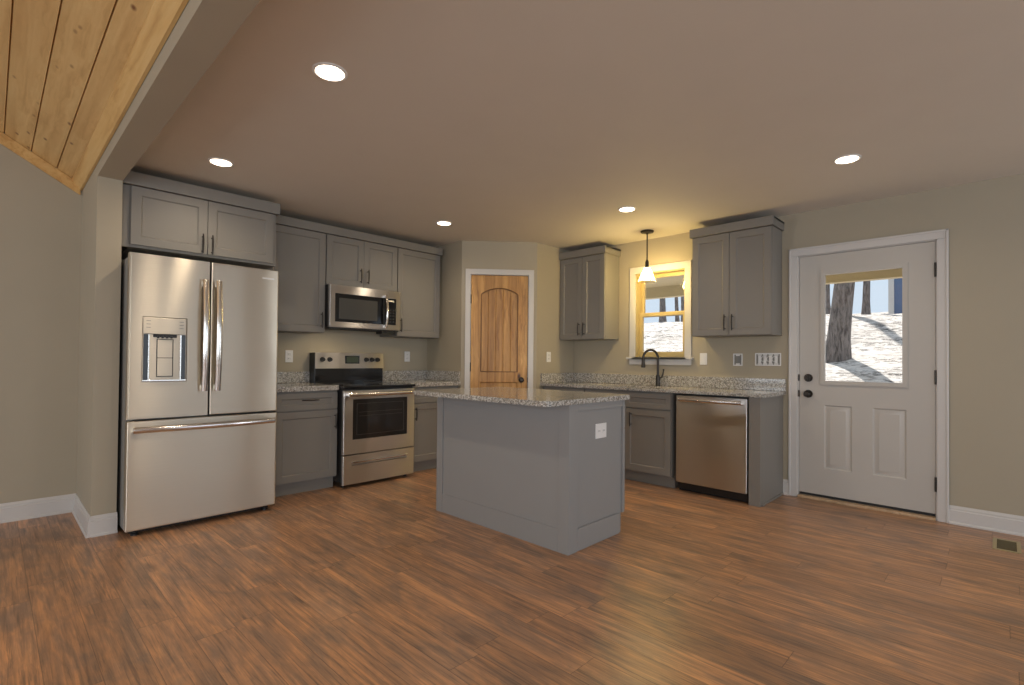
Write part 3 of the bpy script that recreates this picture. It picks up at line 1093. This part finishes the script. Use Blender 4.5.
    mb = MB().tube(pts, 1.0, 14, (.0195, .011, (0, 0, 1)))
    for x in (.052, w - .052):
        mb.box(x - .020, x + .020, -.040, .002, .681, .707, .006)
    mb.build('handle', 'chrome', d3)
    for x in (.04, w - .04):
        MB().box(x - .03, x + .03, .03, .14, 1.829, 1.850, .006).build('hinge_cover', 'grey_plastic', o)


build_fridge()


# ------------------------------------------------------------------ range
def build_range():
    X0, YF = 2.196, 4.239
    w = .764
    o = thing('kitchen_range', 'stainless electric range with black glass cooktop and rear control panel', 'stove', (X0, YF, 0))
    dp = YA - YF - .004
    MB().box(.004, w - .004, .035, dp, .045, .898, .003).build('body', 'black_plastic', o)
    for x in (.05, w - .05):
        for y in (.09, dp - .06):
            MB().lathe([(0, 0), (.018, 0), (.018, .010), (.010, .014), (.010, .046), (0, .046)], (x, y, 0), 'Z', 14).build('foot', 'black_plastic', o)
    ct = MB().box(.0, w, -.012, dp - .100, .899, .921, .005).build('cooktop', 'black_glass', o)
    for (x, y, r_) in ((.20, .17, .105), (.56, .17, .085), (.20, .43, .080), (.56, .43, .105)):
        MB().lathe([(r_, .9211), (r_, .9216), (r_ - .004, .9216), (r_ - .004, .9211)], (x, y, 0), 'Z', 40, True).build('burner_ring', 'grey_plastic', ct)
    # oven door with window
    z0, z1 = .302, .880
    wx0, wx1, wz0, wz1 = .094, .676, .434, .800
    dr = MB().slab([.004, wx0, wx1, w - .004], [z0, wz0, wz1, z1], 0, .033, {(1, 1): None}, .006).build('oven_door', 'stainless_cool', o)
    MB().box(wx0 + .001, wx1 - .001, .002, .012, wz0 + .001, wz1 - .001, .001).build('oven_window', 'oven_glass', dr)
    fr = MB()
    b = .040
    for (a, c, e_, f) in ((wx0 + b, wx0 + b + .004, wz0 + b, wz1 - b), (wx1 - b - .004, wx1 - b, wz0 + b, wz1 - b), (wx0 + b, wx1 - b, wz0 + b, wz0 + b + .003), (wx0 + b, wx1 - b, wz1 - b - .003, wz1 - b)):
        fr.box(a, c, .0012, .003, e_, f)
    for z in (wz0 + .21, wz0 + .245):
        fr.box(wx0 + b + .02, wx1 - b - .02, .0013, .003, z, z + .003)
    fr.build('oven_rack', 'rack_metal', dr)
    hp = []
    for i in range(13):
        f = i / 12
        hp.append((.030 + (w - .060) * f, -.046 - .006 * math.sin(math.pi * f), .846))
    mb = MB().tube(hp, 1.0, 14, (.017, .013, (0, 0, 1)))
    for x in (.050, w - .050):
        mb.box(x - .016, x + .016, -.046, .004, .832, .860, .005)
    mb.build('handle', 'chrome', dr)
    # storage drawer with a pressed pull
    sd = MB().slab([.004, .085, w - .085, w - .004], [.032, .200, .232, .294], 0, .033, {(1, 1): [(.004, .012), (.009, .014)]}, .005).build('storage_drawer', 'stainless_cool', o)
    MB().box(.088, w - .088, -.014, .010, .222, .238, .005).build('drawer_lip', 'chrome', sd)
    # backguard
    bg = MB()
    y0 = dp - .105
    bg.box(.010, w - .004, y0 + .004, dp, .9005, 1.075, .003)
    bgo = bg.build('backguard', 'black_glass', o)
    pn = MB()
    pn.poly_prism([(y0 - .012, 1.070), (y0 + .004, 1.228), (dp, 1.228), (dp, 1.070)], 0, .006, w, .003)
    pno = pn.build('control_panel', 'stainless_cool', o)
    MB().box(-.002, .006, y0 - .008, dp, .899, 1.226, .002).build('panel_end_cap', 'black_plastic', o)
    sl = .016 / .158
    def yat(z): return y0 - .012 + (z - 1.070) * sl
    for x in (.080, .154, .556, .622, .688):
        z = 1.160
        k = MB().lathe([(0, -.030), (.016, -.030), (.0185, -.026), (.020, -.004), (.024, 0), (.024, .004), (0, .004)], (x, yat(z) - .003, z), 'Y', 24)
        k.box(x - .003, x + .003, yat(z) - .035, yat(z) - .030, z - .014, z + .014, .001)
        k.build('knob', 'black_plastic', pno)
    dsp = MB().box(.318, .478, yat(1.162) - .006, yat(1.162) + .006, 1.118, 1.200, .003).build('display_panel', 'black_glass', pno)
    MB().box(.334, .462, yat(1.162) - .0072, yat(1.162) - .005, 1.130, 1.190).build('display', 'oven_clock', dsp)


build_range()


# ------------------------------------------------------------------ over-the-range microwave
def build_microwave():
    X0, YF, Z0 = 2.190, 4.512, 1.466
    w, h = .765, .400
    o = thing('microwave', 'stainless over-the-range microwave with black window and bowed handle', 'microwave', (X0, YF, Z0))
    MB().box(0, w, .038, YA - YF - .002, 0, h, .003).build('body', 'black_plastic', o)
    # fascia with the door window and control panel openings
    fa = MB().slab([0, .052, .560, .572, .716, w], [0, .052, h - .078, h], 0, .036,
                   {(1, 1): [(.002, .004)], (2, 1): [(.002, .004)], (3, 1): [(.002, .004)]}, .005).build('door', 'stainless_cool', o)
    MB().box(.054, .570, .0005, .006, .054, h - .080, .002).build('door_glass', 'black_glass', fa)
    MB().box(.092, .500, -.0008, .004, .080, h - .120, .002).build('window_screen', 'screen_glass', fa)
    cp = MB().box(.576, .714, .0005, .006, .054, h - .080, .002).build('control_panel', 'black_glass', fa)
    kp = MB()
    for i in range(3):
        for j in range(5):
            kp.box(.605 + i * .034, .628 + i * .034, -.0003, .003, .075 + j * .030, .092 + j * .030, .001)
    kp.build('keypad', 'gasket', cp)
    MB().box(.618, .690, -.0006, .003, h - .112, h - .096).build('display', 'badge', cp)
    pts = []
    for i in range(15):
        f = i / 14
        pts.append((.582, -.030 - .026 * math.sin(math.pi * f), .018 + (h - .066) * f))
    mb = MB().tube(pts, 1.0, 14, (.0135, .010, (1, 0, 0)))
    for z in (.034, h - .066):
        mb.box(.572, .592, -.034, .003, z - .014, z + .014, .004)
    mb.build('handle', 'chrome', fa)
    MB().box(.02, w - .02, .045, .36, -.006, .001, .002).build('bottom_vent', 'gasket', o)
    MB().box(.004, w - .004, .024, .044, -.014, .001, .002).build('front_lip', 'black_plastic', o)
    for lx in (.13, w - .13):
        MB().box(lx - .045, lx + .045, .085, .135, -.0078, -.0062, .0005).build('cooktop_lamp', 'lamp_lens', o)
        ld = bpy.data.lights.new('cooktop_light', 'AREA')
        ld.shape = 'RECTANGLE'; ld.size = .08; ld.size_y = .045
        ld.energy = .95
        ld.color = (1.0, .80, .52)
        lo = bpy.data.objects.new('cooktop_light', ld)
        COL.objects.link(lo)
        lo.location = (X0 + lx, YF + .110, Z0 - .0085)
    MB().box(.585, .735, .050, .170, -.040, -.006, .004).build('lamp_housing', 'black_plastic', o)


build_microwave()


# ------------------------------------------------------------------ dishwasher
def build_dishwasher():
    w = .630
    o = thing('dishwasher', 'stainless dishwasher with bar handle between sink cabinet and end panel', 'dishwasher', (BF_B, 2.1375, 0), RB)
    MB().box(.008, w - .008, .040, dB - .02, .02, CT0 - .010, .003).build('body', 'black_plastic', o)
    MB().box(.012, w - .012, .055, .075, .006, .098).build('toe_panel', 'black_plastic', o)
    d = MB().box(.004, w - .004, -.006, .036, .085, .868, .008, 3).build('door', 'stainless_cool', o)
    pts = []
    for i in range(17):
        f = i / 16
        pts.append((.040 + (w - .080) * f, -.042 - .012 * math.sin(math.pi * f), .832))
    mb = MB().tube(pts, 1.0, 14, (.0165, .010, (0, 0, 1)))
    for x in (.055, w - .055):
        mb.box(x - .016, x + .016, -.044, -.003, .818, .846, .006)
    mb.build('handle', 'chrome', d)


build_dishwasher()


# ------------------------------------------------------------------ island
def build_island():
    x0, x1, y0, y1 = 2.423, 3.040, 1.876, 3.166
    o = thing('kitchen_island', 'grey panelled kitchen island base in the middle of the plank floor', 'island', ((x0 + x1) / 2, (y0 + y1) / 2, 0))
    cx, cy = (x0 + x1) / 2, (y0 + y1) / 2
    BH = .9045
    def L(a, b, c, d, e, f, bev=.0015): return (a - cx, b - cx, c - cy, d - cy, e, f, bev)
    MB().box(*L(x0 + .006, x1 - .022, y0 + .012, y1 - .012, .0, BH, 0)).build('core', 'island_paint', o)
    # seating side (-X): plain sheet between corner boards and base board
    f = MB()
    f.box(*L(x0, x0 + .0058, y0, y0 + .082, 0, BH))
    f.box(*L(x0 - .004, x0 + .0058, y1 - .070, y1, 0, BH))
    f.box(*L(x0, x0 + .0058, y0 + .0822, y1 - .0702, 0, .142))
    f.build('front_frame', 'island_paint', o)
    # right end (-Y)
    e = MB()
    e.box(*L(x0 + .0060, x0 + .092, y0, y0 + .012, 0, BH))
    e.box(*L(x0 + .0922, x1 - .055, y0 - .002, y0 + .0118, 0, .140, .009))
    e.box(*L(x0 + .0922, x1 - .024, y0, y0 + .012, BH - .045, BH))
    e.build('end_frame', 'island_paint', o)
    # working side (+X): face frame, two doors and drawers
    MB().box(*L(x1 - .0218, x1, y0 - .002, y1 + .002, TK + .03, BH)).build('face_frame', 'island_paint', o)
    n = 2
    ww = (y1 - y0) / n
    for k in range(n):
        a = -(y1 - y0) / 2 + ww * k + .006
        b = a + ww - .012
        for nm, za, zb, st in (('door', TK + .04, .700, .058), ('drawer', .712, .868, .045)):
            mb = MB().shaker(a, b, za, zb, 0, .019, st)
            d = mb.build(nm, 'island_paint', o)
            # turn the local front (-y) to face +X
            d.location = (x1 - cx + .020, 0, 0)
            d.rotation_euler = (0, 0, math.pi / 2)
            if nm == 'door': pull(d, (b - .03) if k == 0 else (a + .03), .61, .135, 0)
            else: pull(d, (a + b) / 2, .79, .15, 0, False)


build_island()
o = MB()
cx0, cx1, cy0, cy1 = 2.185, 3.110, 1.852, 3.188
pts = []
rr = .055
for (px_, py_, a0) in ((cx0 + rr, cy0 + rr, 180), (cx1 - rr, cy0 + rr, 270), (cx1 - rr, cy1 - rr, 0), (cx0 + rr, cy1 - rr, 90)):
    for k in range(7):
        a = R(a0 + 90 * k / 6)
        pts.append((px_ + rr * math.cos(a), py_ + rr * math.sin(a)))
o.poly_prism(pts, 2, .905, .937)
es = [e for e in o.b.edges if abs(e.verts[0].co.z - e.verts[1].co.z) < 1e-6]
bmesh.ops.bevel(o.b, geom=es, offset=.005, segments=2, affect='EDGES')
o = o.build('countertop', 'granite')
tag(o, 'granite island top with rounded corners overhanging the seating side', 'countertop')


# ------------------------------------------------------------------ electrical plates
def outlet(label, loc, rz, kind='duplex', name='wall_outlet', w=.072, h=.116):
    o = thing(name, label, 'outlet' if kind == 'duplex' else 'light switch', loc, rz)
    MB().box(-w / 2, w / 2, -.006, 0, -h / 2, h / 2, .003).build('plate', 'white_plastic', o)
    if kind == 'duplex':
        if w > h:
            rects = [(-.026, 0), (.026, 0)]
        else:
            rects = [(0, -.021), (0, .021)]
        for (x, z) in rects:
            s_ = MB().box(x - .017, x + .017, -.0082, -.004, z - .014, z + .014, .003).build('socket', 'white_plastic', o)
            MB().box(x - .008, x - .005, -.0086, -.006, z - .005, z + .006).build('slot', 'gasket', s_)
            MB().box(x + .005, x + .008, -.0086, -.006, z - .004, z + .005).build('slot', 'gasket', s_)
    else:
        MB().box(-.016, .016, -.0085, -.004, -.032, .032, .002).build('rocker', 'white_plastic', o)
    return o


outlet('white outlet on the range wall between refrigerator and range', (1.996, YA, 1.187), 0)
outlet('white outlet on the range wall right of the range', (3.336, YA, 1.200), 0)
outlet('white outlet on the pantry side wall above the corner counter', (4.448, PY, 1.210), 0)
outlet('white switch plate beside the window casing above the backsplash', (XB, 2.141, 1.199), RB, 'switch', 'light_switch')
outlet('white square outlet on the grey end of the island', (2.770, 1.8878, .716), 0, 'duplex', 'island_outlet', .122, .096)


def open_box(label, loc, rz, w, h, devices):
    o = thing('switch_box', label, 'switch box', loc, rz)
    f = MB()
    b = .010
    f.box(-w / 2, w / 2, -.007, 0, -h / 2, -h / 2 + b, .002).box(-w / 2, w / 2, -.007, 0, h / 2 - b, h / 2, .002)
    f.box(-w / 2, -w / 2 + b, -.007, 0, -h / 2 + b, h / 2 - b, .002).box(w / 2 - b, w / 2, -.007, 0, -h / 2 + b, h / 2 - b, .002)
    f.build('frame', 'white_plastic', o)
    MB().box(-w / 2 + b, w / 2 - b, -.0020, -.0005, -h / 2 + b, h / 2 - b).build('recess', 'grey_plastic', o)
    for x in devices:
        MB().box(x - .013, x + .013, -.010, -.002, -.034, .034, .003).build('switch_body', 'white_plastic' if len(devices) > 1 else 'grey_plastic', o)
        MB().box(x - .018, x + .018, -.004, -.002, -.046, -.036).build('strap', 'white_plastic', o)
        MB().box(x - .018, x + .018, -.004, -.002, .036, .046).build('strap', 'white_plastic', o)
    if len(devices) > 1:
        for x in devices[1:]:
            ring = [(x - .012 + .020 * math.cos(a), -.012 - .004 * math.sin(2 * a), .004 + .022 * math.sin(a)) for a in [2 * math.pi * k / 18 for k in range(19)]]
            MB().tube(ring, .0028, 8).build('wire_loop', 'white_plastic', o)
    return o


open_box('uncovered single electrical box between the switch plate and the wide box', (XB, 1.807, 1.194), RB, .086, .116, [0.0])
open_box('wide uncovered electrical box with loose white wires near the door casing', (XB, 1.540, 1.198), RB, .222, .116, [-.070, -.024, .024, .070])


# ------------------------------------------------------------------ ceiling lights
def can_proto():
    o = thing('recessed_light', '', 'ceiling light', (0, 0, ZC), 0, 'recessed ceiling lights')
    MB().lathe([(.078, 0), (.078, -.004), (.070, -.007), (.062, -.005), (.062, 0)], (0, 0, 0), 'Z', 40).build('trim_ring', 'white_plastic', o)
    MB().lathe([(0, -.0075), (.060, -.0070), (.064, -.0052), (.064, -.0046), (0, -.0046)], (0, 0, 0), 'Z', 40).build('lens', 'can_glow', o)
    return o


CANS = [(1.067, 2.229, 'glowing recessed ceiling light nearest the camera, over the open floor'),
        (1.063, 3.798, 'glowing recessed ceiling light in front of the refrigerator cabinet'),
        (3.027, 3.886, 'glowing recessed ceiling light near the pantry, by the range wall cabinets'),
        (3.814, 2.342, 'glowing recessed ceiling light beside the glass pendant'),
        (3.824, .720, 'glowing recessed ceiling light in front of the exterior door')]
proto = can_proto()
for i, (x, y, lab) in enumerate(CANS):
    if i == 0:
        o = proto
    else:
        o = proto.copy(); COL.objects.link(o)
        for ch in list(proto.children):
            c = ch.copy(); c.parent = o; COL.objects.link(c)
    o.location = (x, y, ZC)
    o['label'] = lab
    ld = bpy.data.lights.new('downlight', 'SPOT')
    ld.energy = CAN_WATTS
    ld.color = (1.0, .83, .62)
    ld.spot_size = R(165)
    ld.spot_blend = 1.0
    ld.shadow_soft_size = .05
    lo = bpy.data.objects.new('downlight', ld)
    COL.objects.link(lo)
    lo.location = (x, y, ZC - .012)

# pendant over the sink
o = thing('pendant_light', 'small glass pendant light hanging in front of the sink window', 'pendant light', (4.600, 2.588, ZC))
MB().lathe([(0, 0), (.066, 0), (.066, -.010), (.060, -.018), (.015, -.026), (.010, -.034), (0, -.034)], (0, 0, 0), 'Z', 32).build('canopy', 'bronze', o)
MB().tube([(0, 0, -.030), (0, 0, -.300)], .0065, 10).build('rod', 'bronze', o)
MB().lathe([(0, -.295), (.010, -.295), (.014, -.305), (.018, -.315), (.018, -.362), (.030, -.368), (.030, -.376), (0, -.376)], (0, 0, 0), 'Z', 24).build('socket', 'bronze', o)
prof = [(.030, -.376), (.038, -.392), (.050, -.420), (.066, -.460), (.082, -.492), (.092, -.512), (.095, -.518)]
inner = [(r_ - .003, z) for r_, z in prof[::-1]]
MB().lathe(prof + inner, (0, 0, 0), 'Z', 40, True).build('glass_shade', 'lamp_glass', o)
MB().lathe([(0, -.378), (.012, -.379), (.013, -.405), (.022, -.435), (.029, -.458), (.028, -.478), (.016, -.494), (0, -.498)], (0, 0, 0), 'Z', 24).build('bulb', 'bulb_glow', o)

# ------------------------------------------------------------------ floor register
o = thing('floor_vent', 'brass floor register in the planks near the right baseboard', 'vent', (4.575, -.018, 0), 0)
f = MB()
a, b, t_ = .140, .066, .020
f.box(-a, a, -b, -b + t_, 0, .005, .002).box(-a, a, b - t_, b, 0, .005, .002).box(-a, -a + t_, -b + t_, b - t_, 0, .005, .002).box(a - t_, a, -b + t_, b - t_, 0, .005, .002)
f.build('frame', 'brass_vent', o)
l = MB()
for k in range(14):
    x = -a + t_ + .006 + k * (2 * a - 2 * t_ - .012) / 13
    l.box(x - .0035, x + .0035, -b + t_ + .0002, b - t_ - .0002, .0005, .0035)
l.build('louver_grid', 'vent_grid', o)
MB().box(-a + t_ + .0002, a - t_ - .0002, -b + t_ + .0002, b - t_ - .0002, .0001, .0004).build('duct_dark_sheet', 'painted_dark', o)  # near-black sheet laid on the floor, painting the dark inside the duct

# ------------------------------------------------------------------ outside
def gz(x, y):
    d = x - XB
    if d < 2.2: z = -.25
    else: z = -.25 + .305 * (d - 2.2)
    if d > 11: z = -.25 + .305 * 8.8 + .08 * (d - 11)
    return z + .05 * math.sin(x * 1.7 + y * .9) + .05 * math.sin(y * 1.3 - x * .6)


mb = MB()
nx, ny = 70, 90
gx = [XB + .2 + 34 * (i / nx) ** 1.4 for i in range(nx + 1)]
gy = [-14 + 44 * j / ny for j in range(ny + 1)]
vv = [[mb.b.verts.new((x, y, gz(x, y))) for y in gy] for x in gx]
for i in range(nx):
    for j in range(ny):
        mb.b.faces.new((vv[i][j], vv[i + 1][j], vv[i + 1][j + 1], vv[i][j + 1]))
struct(mb.build('ground', 'leaf_litter'))


def tree(label, x, y, r, h, lean, branches=3, seed=0, group='bare trees on the slope'):
    rnd_ = random.Random(seed)
    o = thing('bare_tree', label, 'tree', (x, y, gz(x, y) - .15), 0, group)
    n = 14
    pts, rad = [], []
    for i in range(n + 1):
        f = i / n
        pts.append((lean[0] * f * h + .05 * math.sin(f * 7 + seed), lean[1] * f * h + .06 * math.sin(f * 5 + seed * 2), f * h))
        rad.append(r * (1.0 - .55 * f) * (1 + .45 * math.exp(-f * h / .35)))
    MB().tube(pts, rad, 18).build('trunk', 'bark', o)
    for k in range(branches):
        f = rnd_.uniform(.45, .95)
        i = int(f * n)
        p = Vector(pts[i])
        a = rnd_.uniform(0, 2 * math.pi)
        L_ = h * rnd_.uniform(.2, .35)
        d = Vector((math.cos(a), math.sin(a), .8)).normalized()
        bp = [p + d * L_ * t_ + Vector((0, 0, .12 * L_ * t_ * t_)) for t_ in (0, .25, .5, .75, 1)]
        MB().tube(bp, [rad[i] * .5, rad[i] * .4, rad[i] * .3, rad[i] * .18, rad[i] * .06], 8).build('branch', 'bark', o)
    return o


tree('thick leaning bare tree trunk filling the left of the door glass', 12.0, 2.47, .20, 8.0, (.0, -.13), 4, 3)
tree('bare trunk half hidden behind the left edge of the leaning tree', 18.5, 4.15, .17, 9.0, (0, .01), 2, 5)
tree('slim bare trunk between the leaning tree and the blue house', 19.0, 3.02, .10, 9.0, (0, -.01), 0, 7)
tree('thickest of the far bare trunks seen through the sink window', 23.0, 12.1, .15, 9.0, (0, .01), 2, 12)
for k in range(5):
    tree('thin far trunk up the slope, seen through the upper sash of the sink window', 24.5 + .5 * k, 11.0 + .75 * k + (.3 if k % 2 else 0), .07 + .015 * (k % 3), 8.0, (0, .01 * (k % 3 - 1)), 0, 20 + k, 'thin far trunks behind the sink window')

# neighbouring house (blue siding)
hx, hy = 20.0, -1.45
o = thing('neighbor_house', 'blue sided house up the slope, seen through the door glass', 'house', (hx, hy, gz(hx, hy) - .3))
MB().box(0, 6, -3.6, 4.05, 0, 3.6).build('wall', 'siding_paint', o)
MB().poly_prism([(-.4, 3.5), (6.4, 3.5), (3.0, 5.6)], 1, -4.0, 4.4).build('roof', 'roof_shingle', o)
MB().box(-.03, .02, 3.93, 4.08, 0, 3.5).build('corner_board', 'white_trim', o)

# porch roof over the outside of the sink wall
o = struct(MB().box(XB + .16, XB + 3.0, -2.6, 6.0, 2.42, 2.52).build('roof_porch', 'porch_paint'))
struct(MB().box(XB + 2.86, XB + 3.0, -2.6, 6.0, 2.245, 2.42).build('roof_beam', 'porch_paint'))
